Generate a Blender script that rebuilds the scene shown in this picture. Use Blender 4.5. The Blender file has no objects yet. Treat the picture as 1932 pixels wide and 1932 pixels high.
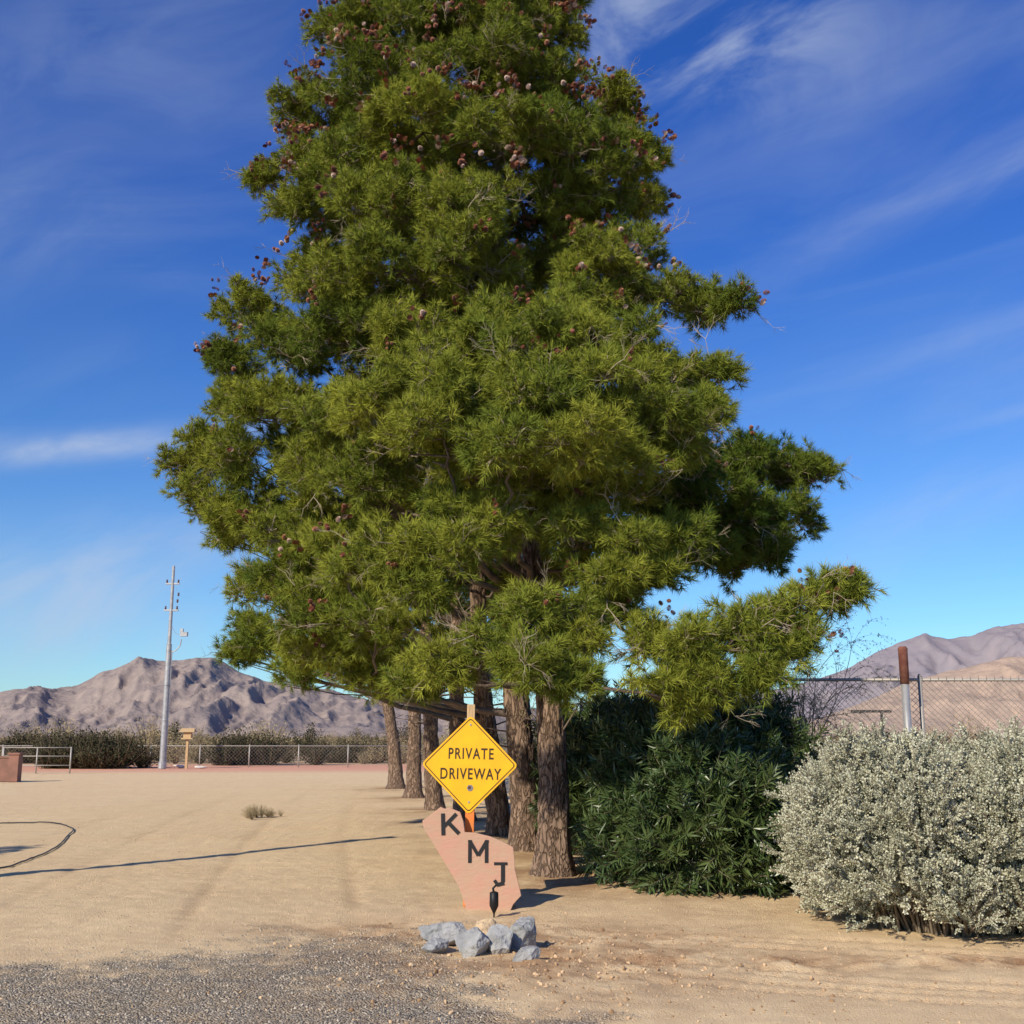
import bpy, math, random
import numpy as np
from mathutils import Vector, noise as mnoise
rng=np.random.default_rng(7); random.seed(7)
S=bpy.context.scene
S.view_settings.view_transform='Standard'; S.view_settings.look='None'; S.view_settings.exposure=0

# ---------------------------------------------------------------- helpers
def link(o,parent=None,coll=None):
    (coll or S.collection).objects.link(o)
    if parent: o.parent=parent
    return o
def empty(name,loc=(0,0,0)):
    e=bpy.data.objects.new(name,None); e.location=loc; e.empty_display_size=.2
    return link(e)
class MB:
    """mesh accumulator"""
    def __init__(s): s.v=[];s.f=[];s.m=[];s.n=0
    def add(s,v,f,m=0):
        v=[tuple(a) for a in v]
        s.v+=v; s.f+=[tuple(i+s.n for i in q) for q in f]; s.m+=[m]*len(f); s.n+=len(v)
    def tube(s,pts,rad,seg=6,m=0,cap=True):
        pts=[Vector(p) for p in pts]; vs=[];fs=[]
        n=len(pts)
        if not hasattr(rad,'__len__'): rad=[rad]*n
        up=Vector((0,0,1)); prev=None
        for i,p in enumerate(pts):
            t=(pts[min(i+1,n-1)]-pts[max(i-1,0)]).normalized()
            if prev is None:
                a=t.cross(up)
                if a.length<1e-3: a=Vector((1,0,0))
            else: a=prev-t*prev.dot(t)
            a.normalize(); prev=a; b=t.cross(a)
            for k in range(seg):
                w=2*math.pi*k/seg
                vs.append(p+(a*math.cos(w)+b*math.sin(w))*rad[i])
        for i in range(n-1):
            for k in range(seg):
                k2=(k+1)%seg
                fs.append((i*seg+k,i*seg+k2,(i+1)*seg+k2,(i+1)*seg+k))
        if cap and seg>2:
            fs.append(tuple(range(seg-1,-1,-1))); fs.append(tuple((n-1)*seg+k for k in range(seg)))
        s.add(vs,fs,m)
    def box(s,c,d,m=0,rot=0,bev=0):
        cx,cy,cz=c;dx,dy,dz=[a/2 for a in d]; ca,sa=math.cos(rot),math.sin(rot)
        vs=[]
        for z in(-dz,dz):
            for x,y in((-dx,-dy),(dx,-dy),(dx,dy),(-dx,dy)):
                vs.append((cx+x*ca-y*sa,cy+x*sa+y*ca,cz+z))
        s.add(vs,[(3,2,1,0),(4,5,6,7),(0,1,5,4),(1,2,6,5),(2,3,7,6),(3,0,4,7)],m)
    def obj(s,name,mats,parent=None,smooth=False,coll=None,bevel=0,dolink=True):
        me=bpy.data.meshes.new(name); me.from_pydata(s.v,[],s.f)
        for m in mats: me.materials.append(m)
        me.polygons.foreach_set('material_index',s.m)
        if smooth: me.polygons.foreach_set('use_smooth',[True]*len(s.f))
        me.update()
        o=bpy.data.objects.new(name,me)
        if bevel:
            b=o.modifiers.new('b','BEVEL'); b.width=bevel; b.segments=2; b.limit_method='ANGLE'
        if dolink: link(o,parent,coll)
        return o
def vnoise(x,y,seed=0):
    r=np.random.default_rng(seed); T=r.random((256,256))
    xi=np.floor(x).astype(int);yi=np.floor(y).astype(int);fx=x-xi;fy=y-yi
    fx=fx*fx*(3-2*fx);fy=fy*fy*(3-2*fy)
    a=T[xi%256,yi%256];b=T[(xi+1)%256,yi%256];c=T[xi%256,(yi+1)%256];d=T[(xi+1)%256,(yi+1)%256]
    return (a*(1-fx)+b*fx)*(1-fy)+(c*(1-fx)+d*fx)*fy
def fbm(x,y,o=5,seed=0,ridge=False):
    t=0;a=1;s=0
    for i in range(o):
        n=vnoise(x*2**i+17*i,y*2**i+31*i,seed+i)
        if ridge: n=1-abs(2*n-1)
        t=t+n*a; s+=a; a*=.5
    return t/s

# ---------------------------------------------------------------- materials
def mat(name,col,rough=.8,var=None,scale=5,metal=0,spec=.3,bump=0,bscale=30,detail=4,rnd=None,attr=False,stretch=None,crack=None,diff=False):
    m=bpy.data.materials.new(name); m.use_nodes=True; nt=m.node_tree; N=nt.nodes; L=nt.links
    b=N['Principled BSDF']; b.inputs['Roughness'].default_value=rough; b.inputs['Metallic'].default_value=metal
    b.inputs['Specular IOR Level'].default_value=spec
    rgb=N.new('ShaderNodeRGB'); rgb.outputs[0].default_value=(*col,1); src=rgb.outputs[0]
    if var or bump or crack:
        geo=N.new('ShaderNodeTexCoord'); vec=geo.outputs['Object']
        if stretch:
            mp=N.new('ShaderNodeMapping'); mp.inputs['Scale'].default_value=stretch; L.new(vec,mp.inputs[0]); vec=mp.outputs[0]
    if var:
        n=N.new('ShaderNodeTexNoise'); n.inputs['Scale'].default_value=scale; n.inputs['Detail'].default_value=detail; L.new(vec,n.inputs['Vector'])
        r=N.new('ShaderNodeMapRange'); r.inputs[1].default_value=.35; r.inputs[2].default_value=.65; L.new(n.outputs[0],r.inputs[0])
        mx=N.new('ShaderNodeMix'); mx.data_type='RGBA'; L.new(r.outputs[0],mx.inputs[0]); L.new(src,mx.inputs[6]); mx.inputs[7].default_value=(*var,1); src=mx.outputs[2]
    if rnd:
        if attr:
            oi=N.new('ShaderNodeAttribute'); oi.attribute_name='rnd'; ro=oi.outputs['Fac']
        else:
            oi=N.new('ShaderNodeObjectInfo'); ro=oi.outputs['Random']
        mx=N.new('ShaderNodeMix'); mx.data_type='RGBA'; L.new(ro,mx.inputs[0]); L.new(src,mx.inputs[6]); mx.inputs[7].default_value=(*rnd,1); src=mx.outputs[2]
    hsrc=None
    if crack:
        v=N.new('ShaderNodeTexVoronoi'); v.feature='DISTANCE_TO_EDGE'; v.inputs['Scale'].default_value=crack
        wn=N.new('ShaderNodeTexNoise'); wn.inputs['Scale'].default_value=crack*.8; wn.inputs['Detail'].default_value=3; L.new(vec,wn.inputs[0])
        vm=N.new('ShaderNodeVectorMath'); vm.operation='MULTIPLY_ADD'; L.new(wn.outputs['Color'],vm.inputs[0]); vm.inputs[1].default_value=(.25,.25,.25); L.new(vec,vm.inputs[2]); L.new(vm.outputs[0],v.inputs['Vector'])
        r=N.new('ShaderNodeMapRange'); r.inputs[1].default_value=0; r.inputs[2].default_value=.16; L.new(v.outputs['Distance'],r.inputs[0]); hsrc=r.outputs[0]
        mx=N.new('ShaderNodeMix'); mx.data_type='RGBA'; L.new(r.outputs[0],mx.inputs[0]); mx.inputs[6].default_value=(col[0]*.38,col[1]*.35,col[2]*.33,1); L.new(src,mx.inputs[7]); src=mx.outputs[2]
    if diff:
        d=N.new('ShaderNodeBsdfDiffuse'); L.new(src,d.inputs[0]); L.new(d.outputs[0],N['Material Output'].inputs[0]); N.remove(b); return m
    L.new(src,b.inputs['Base Color'])
    if bump:
        n=N.new('ShaderNodeTexNoise'); n.inputs['Scale'].default_value=bscale; n.inputs['Detail'].default_value=5; L.new(vec,n.inputs['Vector']); hh=n.outputs[0]
        if hsrc:
            ad=N.new('ShaderNodeMath'); ad.operation='ADD'; L.new(hh,ad.inputs[0]); L.new(hsrc,ad.inputs[1]); hh=ad.outputs[0]
        bp=N.new('ShaderNodeBump'); bp.inputs['Strength'].default_value=1; bp.inputs['Distance'].default_value=bump; L.new(hh,bp.inputs['Height']); L.new(bp.outputs[0],b.inputs['Normal'])
    return m
M_needle=mat('needles',(.07,.125,.022),rnd=(.335,.345,.048),attr=True,diff=True)
M_twig=mat('pine_twig',(.38,.31,.22),diff=True)
M_cone=mat('cone',(.17,.05,.03),.6,rnd=(.38,.17,.09))
M_cone2=mat('cone_weathered',(.50,.36,.28),.7)
M_bark=mat('bark',(.32,.22,.155),.95,var=(.20,.135,.095),scale=9,bump=.02,bscale=20,stretch=(1,1,.32),crack=13)
M_limb=mat('limb_bark',(.20,.15,.115),.9,var=(.12,.09,.07),scale=8,bump=.01)
M_ole=mat('oleander_leaf',(.04,.075,.022),.38,rnd=(.09,.125,.035),spec=.5)
M_olet=mat('oleander_twig',(.16,.14,.09),diff=True)
M_sage=mat('sage_leaf',(.36,.37,.26),rnd=(.62,.61,.45),diff=True)
M_saget=mat('sage_twig',(.22,.18,.13),diff=True)
M_scrub=mat('scrub_leaf',(.26,.22,.11),rnd=(.45,.36,.2),diff=True)
M_scrubd=mat('scrub_leaf_dark',(.045,.05,.028),rnd=(.09,.08,.045),diff=True)
M_scrubt=mat('scrub_twig',(.24,.18,.13),diff=True)
M_rock=mat('rock_grey',(.24,.24,.235),.85,var=(.40,.40,.39),scale=6,bump=.035,bscale=14)
M_rockt=mat('rock_tan',(.60,.44,.26),.9,var=(.45,.33,.22),scale=8,bump=.01)
M_slab=mat('sandstone',(.54,.29,.205),.9,var=(.49,.32,.215),scale=4,bump=.006,bscale=18,stretch=(1,1,2.5))
M_black=mat('black_paint',(.018,.017,.018),.55,bump=.001,bscale=60)
M_iron=mat('iron',(.015,.015,.017),.5,metal=.3)
M_yel=mat('yellow_sheeting',(.92,.48,.008),.45,var=(.86,.43,.01),scale=6,spec=.4)
M_ink=mat('sign_ink',(.05,.03,.015),.5)
M_grey=mat('decal_grey',(.22,.2,.2),.5)
M_wood=mat('post_wood',(.60,.42,.22),.85,var=(.42,.28,.15),scale=20,stretch=(3,3,.3),bump=.002)
M_org=mat('orange_paint',(.85,.22,.04),.7,var=(.68,.22,.06),scale=12)
M_galv=mat('galvanised',(.46,.46,.46),.45,var=(.34,.34,.34),scale=6,metal=.4,spec=.5)
M_wire=mat('fence_wire',(.40,.37,.33),.55,metal=.3)
M_rust=mat('rust',(.16,.055,.04),.8,var=(.25,.11,.075),scale=14)
M_ceram=mat('insulator',(.10,.045,.04),.3)
M_white=mat('white_paint',(.75,.74,.7),.6,var=(.62,.59,.52),scale=20)
M_loop=mat('black_loop',(.03,.03,.03),.5)
M_block=mat('adobe',(.30,.15,.11),.9,var=(.22,.12,.09),scale=3,bump=.01)
M_peb=mat('pebble',(.20,.18,.15),rnd=(.58,.50,.39),diff=True)
M_clod=mat('dirt_clod',(.28,.17,.09),rnd=(.68,.49,.30),diff=True)

# ---------------------------------------------------------------- world
el=math.radians(32); az=(-.60,-.80)
SV=Vector((az[0]*math.cos(el),az[1]*math.cos(el),math.sin(el))).normalized()
W=bpy.data.worlds.new("World"); S.world=W; W.use_nodes=True; nt=W.node_tree; N=nt.nodes; L=nt.links; N.clear()
out=N.new('ShaderNodeOutputWorld'); bg=N.new('ShaderNodeBackground'); bg.inputs[1].default_value=.14
sky=N.new('ShaderNodeTexSky'); sky.sky_type='NISHITA'; sky.sun_disc=False; sky.sun_elevation=el; sky.sun_rotation=math.atan2(SV.x,SV.y)
sky.altitude=600; sky.air_density=1.0; sky.dust_density=.3; sky.ozone_density=3.0
tc=N.new('ShaderNodeTexCoord'); sp=N.new('ShaderNodeSeparateXYZ'); L.new(tc.outputs['Generated'],sp.inputs[0])
def M(op,a,b=None,c=None):
    n=N.new('ShaderNodeMath'); n.operation=op
    for i,x in enumerate((a,b,c)):
        if x is None: continue
        if isinstance(x,(int,float)): n.inputs[i].default_value=x
        else: L.new(x,n.inputs[i])
    return n.outputs[0]
def cl(rot,scale,sc,seed,lo,hi,dist=.6,det=5):
    x_=sp.outputs[0]; z_=sp.outputs[2]; ca,sa=math.cos(rot),math.sin(rot)
    u=M('ADD',M('MULTIPLY',x_,ca*scale[0]),M('MULTIPLY',z_,sa*scale[0])); v=M('ADD',M('MULTIPLY',x_,-sa*scale[1]),M('MULTIPLY',z_,ca*scale[1]))
    cb=N.new('ShaderNodeCombineXYZ'); L.new(u,cb.inputs[0]); L.new(v,cb.inputs[1]); L.new(M('ADD',M('MULTIPLY',sp.outputs[1],.4),seed),cb.inputs[2])
    n=N.new('ShaderNodeTexNoise'); n.inputs['Scale'].default_value=sc; n.inputs['Detail'].default_value=det; n.inputs['Roughness'].default_value=.56; n.inputs['Distortion'].default_value=dist
    L.new(cb.outputs[0],n.inputs[0]); r=N.new('ShaderNodeMapRange'); r.interpolation_type='SMOOTHSTEP'; r.inputs[1].default_value=lo; r.inputs[2].default_value=hi; L.new(n.outputs[0],r.inputs[0]); return r.outputs[0]
def blob(x0,z0,sx,sz,rot,amp):
    ca,sa=math.cos(rot),math.sin(rot); dx=M('SUBTRACT',sp.outputs[0],x0); dz=M('SUBTRACT',sp.outputs[2],z0)
    u=M('DIVIDE',M('ADD',M('MULTIPLY',dx,ca),M('MULTIPLY',dz,sa)),sx); v=M('DIVIDE',M('SUBTRACT',M('MULTIPLY',dz,ca),M('MULTIPLY',dx,sa)),sz)
    return M('MULTIPLY',M('EXPONENT',M('MULTIPLY',M('ADD',M('MULTIPLY',u,u),M('MULTIPLY',v,v)),-1)),amp)
st1=cl(.22,(1.4,6),2.0,1.3,.40,.82); st2=cl(.5,(1.8,5),3.2,4.2,.38,.75)
base=M('MULTIPLY',M('MULTIPLY',st1,cl(.3,(1,1.6),1.6,9.1,.4,.65,.6,2)),.22)
loc=M('MULTIPLY',blob(.15,.555,.11,.050,-.1,.85),cl(.3,(2,3.2),3.0,7.7,.36,.72,1.2))
for a in ((-.36,.232,.13,.011,.17,.9),(-.40,.10,.13,.045,.1,.8),(-.25,.165,.12,.03,.15,.35),(-.42,.40,.14,.06,.3,.25),(.33,.415,.20,.014,.33,.24),(.42,.33,.08,.010,.25,.55),(.41,.255,.05,.006,.2,.5),(.38,.19,.10,.03,.3,.3),(-.3,.52,.15,.05,.3,.2)):
    loc=M('ADD',loc,M('MULTIPLY',blob(*a),M('ADD',M('MULTIPLY',st2,.7),.3)))
cm=M('MINIMUM',M('ADD',base,loc),.8)
gr=N.new('ShaderNodeMapRange'); gr.inputs[1].default_value=.0; gr.inputs[2].default_value=.46; L.new(sp.outputs[2],gr.inputs[0])
tg=N.new('ShaderNodeMix'); tg.data_type='RGBA'; L.new(gr.outputs[0],tg.inputs[0]); tg.inputs[6].default_value=(.57,.82,.94,1); tg.inputs[7].default_value=(.20,.49,1.08,1)
tint=N.new('ShaderNodeMix'); tint.data_type='RGBA'; tint.blend_type='MULTIPLY'; tint.inputs[0].default_value=1; L.new(sky.outputs[0],tint.inputs[6]); L.new(tg.outputs[2],tint.inputs[7])
mx=N.new('ShaderNodeMix'); mx.data_type='RGBA'; L.new(cm,mx.inputs[0]); L.new(tint.outputs[2],mx.inputs[6]); mx.inputs[7].default_value=(3.7,4.3,5.4,1)
L.new(mx.outputs[2],bg.inputs[0]); L.new(bg.outputs[0],out.inputs[0])
sl=bpy.data.lights.new('sun','SUN'); sl.energy=5.0; sl.angle=math.radians(.5); sl.color=(1,.90,.72)
so=bpy.data.objects.new('sun',sl); so.rotation_euler=SV.to_track_quat('Z','Y').to_euler(); so.location=(-20,-20,30); link(so)

# ---------------------------------------------------------------- camera
cam=bpy.data.cameras.new('camera'); cam.sensor_width=36; cam.lens=36*2160/1932; cam.clip_end=20000; cam.clip_start=.1
co=bpy.data.objects.new('camera',cam); co.location=(0,0,1.6); co.rotation_euler=(math.radians(90+11.1),0,0); link(co); S.camera=co

# ---------------------------------------------------------------- ground
TR=[(.49,13.85),(.14,16.6),(-.24,19.3),(-.9,22.5),(-1.64,25.9),(-2.56,31.5),(-3.65,37.2)]
def axis(lo,hi,step,far,g=1.09):
    a=list(np.arange(lo,hi,step)); s=step; x=a[-1]
    while x<far: s*=g; x+=s; a.append(x)
    s=step; x=a[0]; pre=[]
    while x>-far: s*=g; x-=s; pre.append(x)
    return np.array(pre[::-1]+a)
gx=axis(-6.5,6.5,.04,9000,1.12); gy=axis(5.5,16,.04,9000,1.08)
X,Y=np.meshgrid(gx,gy); X=X.ravel();Y=Y.ravel()
edge=np.interp(X,[-8,-4,-2.6,-1.5,-.5,.05,.6,1.2,3],[8.0,8.0,8.7,9.4,9.1,8.0,7.1,6.0,4.0])
edge=edge+(fbm(X*.9,Y*.9,3,5)-.5)*3.0+(fbm(X*4,Y*4,3,6)-.5)*1.0
grav=1/(1+np.exp(-(edge-Y)/.45))
near=np.exp(-(np.maximum(0,np.hypot(X,Y-9)-14)/8)**2)
damp=np.exp(-(((X-.5-.15*(Y-9.5))/1.5)**2+((Y-9.0)/1.5)**2))*.8+np.exp(-(((X-3.3)/1.6)**2+((Y-8.9)/.25)**2))*1.1+np.exp(-(((X+.9)/1.2)**2+((Y-10.2)/.5)**2))*.7
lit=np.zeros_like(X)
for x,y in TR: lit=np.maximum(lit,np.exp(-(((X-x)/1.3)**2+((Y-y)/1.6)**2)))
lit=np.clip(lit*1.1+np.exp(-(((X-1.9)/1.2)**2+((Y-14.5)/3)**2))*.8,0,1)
pink=1/(1+np.exp(-(Y-56-.08*X)/.9))*(1/(1+np.exp((Y-72)/1)))
far=1/(1+np.exp(-(Y-70)/1.5))
rut=np.zeros_like(X)
for off in(0,.26,.52,1.35,1.6,1.85,2.1):
    cyv=10.45-off-.20*(X-.2)-.03*(X-.2)**2
    rut+=1.3*np.exp(-((Y-cyv)/.06)**2)*(X>.2)*np.clip((X-.2)/.5,0,1)*(.35+1.3*np.clip(fbm(X*2,Y*2,2,40)-.25,0,1))*(.7+.3*np.sign(np.sin(X*52+off*20)))
for off in(0,1.55,3.4,4.9):
    cxv=-1.4-off-.17*(Y-11)+.0016*(Y-11)**2
    rut+=.6*np.exp(-((X-cxv)/.10)**2)*np.clip((Y-9)/2,0,1)*np.exp(-np.maximum(0,Y-30)/10)*np.clip(fbm(X*1.5,Y*.4,3,44)*1.8-.35,0,1)
z=(fbm(X*.35,Y*.35,3,1)-.5)*.09*near+(fbm(X*1.6,Y*1.6,3,2)-.5)*.022*near+(fbm(X*9,Y*9,3,3)-.5)*.018*near
z+=np.clip(damp,0,1)*(fbm(X*5,Y*5,4,8)-.5)*.12*near - rut*.03*near
z+=.05*lit*near-.02
ny,nx=len(gy),len(gx)
idx=np.arange(ny*nx).reshape(ny,nx); q=np.stack([idx[:-1,:-1],idx[:-1,1:],idx[1:,1:],idx[1:,:-1]],-1).reshape(-1,4)
def gridmesh(name,V,q,attrs={},mats=[],smooth=True):
    me=bpy.data.meshes.new(name); me.vertices.add(len(V)); me.vertices.foreach_set('co',V.astype(np.float32).ravel())
    me.loops.add(q.size); me.loops.foreach_set('vertex_index',q.ravel().astype(np.int32))
    me.polygons.add(len(q)); me.polygons.foreach_set('loop_start',np.arange(0,q.size,q.shape[1],dtype=np.int32))
    me.polygons.foreach_set('use_smooth',np.full(len(q),smooth))
    me.update(calc_edges=True)
    for k,v in attrs.items():
        a=me.attributes.new(k,'FLOAT','POINT'); a.data.foreach_set('value',np.asarray(v,dtype=np.float32))
    for m in mats: me.materials.append(m)
    return link(bpy.data.objects.new(name,me))
MG=bpy.data.materials.new('ground_soil'); MG.use_nodes=True; nt=MG.node_tree; N=nt.nodes; L=nt.links; N.remove(N['Principled BSDF']); b=N.new('ShaderNodeBsdfDiffuse'); L.new(b.outputs[0],N['Material Output'].inputs[0])
tcg=N.new('ShaderNodeTexCoord')
def noi(scale,detail=8,rough=.6):
    n=N.new('ShaderNodeTexNoise'); n.inputs['Scale'].default_value=scale; n.inputs['Detail'].default_value=detail; n.inputs['Roughness'].default_value=rough
    L.new(tcg.outputs['Object'],n.inputs[0]); return n.outputs[0]
def rng_(v,a,b_,c=0,d=1):
    r=N.new('ShaderNodeMapRange'); r.inputs[1].default_value=a;r.inputs[2].default_value=b_;r.inputs[3].default_value=c;r.inputs[4].default_value=d; L.new(v,r.inputs[0]); return r.outputs[0]
def mixc(f,a,b_):
    n=N.new('ShaderNodeMix'); n.data_type='RGBA'
    for i,x in((0,f),(6,a),(7,b_)):
        if isinstance(x,tuple): n.inputs[i].default_value=(*x,1)
        elif isinstance(x,(int,float)): n.inputs[i].default_value=x
        else: L.new(x,n.inputs[i])
    return n.outputs[2]
def att(n_):
    a=N.new('ShaderNodeAttribute'); a.attribute_name=n_; return a.outputs['Fac']
fine=noi(60,3,.7); midn=noi(3.5,6,.65); big=noi(.45,3); grain=noi(230,1,.7); patch=noi(1.1,5,.7)
sand=mixc(rng_(big,.35,.65),(.88,.66,.385),(.86,.62,.35))
sand=mixc(rng_(midn,.40,.7,0,.6),sand,(.68,.47,.26))
sand=mixc(rng_(patch,.52,.68,0,.35),sand,(.68,.50,.31))
sand=mixc(rng_(fine,.45,.75,0,.6),sand,(.95,.80,.55))
sand=mixc(rng_(grain,.56,.70,0,.5),sand,(.44,.32,.20))
voro=N.new('ShaderNodeTexVoronoi'); voro.inputs['Scale'].default_value=70; L.new(tcg.outputs['Object'],voro.inputs[0])
sepc=N.new('ShaderNodeSeparateColor'); L.new(voro.outputs['Color'],sepc.inputs[0])
gcol=mixc(rng_(sepc.outputs[0],0,1),(.16,.14,.115),(.53,.455,.35))
gcol=mixc(rng_(sepc.outputs[1],.84,.90),gcol,(.76,.65,.49))
gcol=mixc(rng_(midn,.42,.68,0,.6),gcol,(.52,.385,.235))
gf=M('ADD',att('grav'),M('MULTIPLY',M('SUBTRACT',noi(4,5,.65),.5),1.8)); 
gfac=rng_(gf,.25,.8)
c_=mixc(gfac,sand,gcol)
df=M('MULTIPLY',att('damp'),rng_(patch,.40,.56)); c_=mixc(df,c_,(.38,.21,.11))
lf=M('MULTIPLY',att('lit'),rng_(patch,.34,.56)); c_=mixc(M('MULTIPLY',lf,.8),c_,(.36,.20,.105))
c_=mixc(M('MULTIPLY',att('rut'),.45),c_,(.46,.29,.16))
c_=mixc(att('pink'),c_,(.76,.40,.265)); farc=mixc(rng_(noi(.06,4),.4,.6),(.54,.38,.22),(.40,.30,.175)); c_=mixc(att('far'),c_,farc)
L.new(c_,b.inputs[0])
h=M('ADD',M('MULTIPLY',fine,.8),M('MULTIPLY',voro.outputs['Distance'],M('MULTIPLY',gfac,-1.3))); h=M('ADD',h,M('MULTIPLY',grain,.25))
bp=N.new('ShaderNodeBump'); bp.inputs['Distance'].default_value=.024; bp.inputs['Strength'].default_value=.9; L.new(h,bp.inputs['Height']); L.new(bp.outputs[0],b.inputs['Normal'])
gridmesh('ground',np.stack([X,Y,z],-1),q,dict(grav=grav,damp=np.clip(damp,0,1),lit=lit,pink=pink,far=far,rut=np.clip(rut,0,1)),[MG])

# ---------------------------------------------------------------- mountains
def mountains(name,a,g,D0,D1,D2,mt,seed,na=1300,nd=130,amin=-1.3,amax=1.3,rough=1.0):
    A,T=np.meshgrid(np.linspace(amin,amax,na),np.linspace(0,1,nd)); 
    D=D0+(D2-D0)*T; x=A*D; env=np.interp(A,a,g)*D1*.98
    env=env*(1+.05*rough*(fbm(A*26+5,A*0+seed,4,seed+70,True)-.6))
    tt=np.clip((D-D0)/(D1-D0),0,1); prof=np.where(D<=D1,tt**1.1,np.clip(1-(D-D1)/(D2-D1),0,1)**.8)
    sc=D1/18
    r=fbm(x/sc+.35*fbm(x/sc*2,D/sc*2,3,seed+30),D/(sc*2.8),4,seed,True)-.62
    r2=fbm(x/(sc*.22),D/(sc*.3),4,seed+9,True)-.6
    amp=4*tt*(1-tt)*np.where(D<=D1,1,0)*.9+.04
    h=env*(prof+ r*amp*.95*rough + r2*(.025+.07*amp))
    h=np.maximum(h,-3)*np.clip(tt*12,0,1)-1
    V=np.stack([x,D,h],-1).reshape(-1,3); i=np.arange(na*nd).reshape(nd,na)
    q=np.stack([i[:-1,:-1],i[:-1,1:],i[1:,1:],i[1:,:-1]],-1).reshape(-1,4)
    return gridmesh(name,V,q,{},[mt])
M_mtn=mat('mountain_rock_hazed',(.35,.28,.24),.95,var=(.27,.22,.20),scale=.03,bump=6,bscale=.05,spec=.05)  # rock colour with bluish air haze mixed into both tones
M_mtn3=mat('far_mountain_rock_hazed',(.31,.265,.27),.95,var=(.27,.24,.26),scale=.01,bump=5,bscale=.02,spec=.05)  # stronger bluish distance haze painted into the rock colour
M_mtn2=mat('hill_rock',(.50,.365,.27),.95,var=(.39,.29,.22),scale=.04,bump=3,bscale=.08,spec=.05)
mountains('mountains',[-1.3,-.8,-.6,-.446,-.43,-.418,-.408,-.4,-.377,-.362,-.354,-.34,-.326,-.318,-.308,-.29,-.275,-.261,-.247,-.215,-.169,-.123,0,.2,.4,1.3],
 [.02,.045,.03,.038,.042,.0425,.043,.0404,.045,.052,.0576,.062,.0675,.068,.0655,.066,.068,.0676,.061,.048,.042,.033,.025,.02,.01,.01],2200,3200,4200,M_mtn,11,amax=.5)
mountains('distant_mountains',[.05,.154,.247,.293,.316,.339,.358,.381,.4,.423,.446,.6,.8,1.3],
 [.0,.03,.045,.06,.0745,.084,.0905,.0865,.088,.097,.10,.09,.05,.03],4800,6200,7600,M_mtn3,23,na=700,amin=.05,rough=.7)
mountains('hills',[-1.3,.2,.25,.3,.339,.36,.40,.43,.446,.6,1.3],[0,0,.012,.030,.048,.054,.063,.071,.072,.07,.03],1500,2000,2500,M_mtn2,51,na=700,nd=90,amin=.2,rough=.7)

# ---------------------------------------------------------------- instancing
def src_coll(name,objs):
    c=bpy.data.collections.new(name)
    for o in objs: c.objects.link(o)
    return c
def instancer(name,P,R,Sc,coll,nvar,parent=None,realize=False,rnd=None):
    P=np.asarray(P,dtype=np.float32); n=len(P)
    me=bpy.data.meshes.new(name); me.vertices.add(n); me.vertices.foreach_set('co',P.ravel())
    a=me.attributes.new('rot','FLOAT_VECTOR','POINT'); a.data.foreach_set('vector',np.asarray(R,dtype=np.float32).ravel())
    a=me.attributes.new('scl','FLOAT','POINT'); a.data.foreach_set('value',np.asarray(Sc,dtype=np.float32))
    a=me.attributes.new('rnd','FLOAT','POINT'); a.data.foreach_set('value',(rng.random(n) if rnd is None else rnd).astype(np.float32))
    a=me.attributes.new('idx','INT','POINT'); a.data.foreach_set('value',rng.integers(0,nvar,n).astype(np.int32))
    o=bpy.data.objects.new(name,me); link(o,parent)
    ng=bpy.data.node_groups.new(name,'GeometryNodeTree'); ng.interface.new_socket('Geometry',in_out='INPUT',socket_type='NodeSocketGeometry'); ng.interface.new_socket('Geometry',in_out='OUTPUT',socket_type='NodeSocketGeometry')
    n_=ng.nodes; l_=ng.links; gi=n_.new('NodeGroupInput'); go=n_.new('NodeGroupOutput'); ip=n_.new('GeometryNodeInstanceOnPoints'); ci=n_.new('GeometryNodeCollectionInfo')
    ci.inputs['Collection'].default_value=coll; ci.inputs['Separate Children'].default_value=True; ci.inputs['Reset Children'].default_value=True
    def na(t,nm):
        x=n_.new('GeometryNodeInputNamedAttribute'); x.data_type=t; x.inputs['Name'].default_value=nm; return x.outputs[0]
    e2r=n_.new('FunctionNodeEulerToRotation'); l_.new(na('FLOAT_VECTOR','rot'),e2r.inputs[0])
    l_.new(gi.outputs[0],ip.inputs['Points']); l_.new(ci.outputs[0],ip.inputs['Instance']); ip.inputs['Pick Instance'].default_value=True
    l_.new(na('INT','idx'),ip.inputs['Instance Index']); l_.new(e2r.outputs[0],ip.inputs['Rotation']); l_.new(na('FLOAT','scl'),ip.inputs['Scale'])
    last=ip.outputs[0]
    if realize:
        ri=n_.new('GeometryNodeRealizeInstances'); l_.new(last,ri.inputs[0]); last=ri.outputs[0]
    l_.new(last,go.inputs[0])
    md=o.modifiers.new('scatter','NODES'); md.node_group=ng
    return o
def dir2rot(d):
    d=d/np.linalg.norm(d,axis=1,keepdims=True)
    return np.stack([rng.uniform(0,6.28,len(d)),-np.arcsin(np.clip(d[:,2],-1,1)),np.arctan2(d[:,1],d[:,0])],-1)
def rdir(n):
    v=rng.normal(size=(n,3)); return v/np.linalg.norm(v,axis=1,keepdims=True)
def U(a,b): return random.uniform(a,b)
def perp(t):
    a=t.cross(Vector((U(-1,1),U(-1,1),U(-1,1)))); a.normalize(); return a

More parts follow.
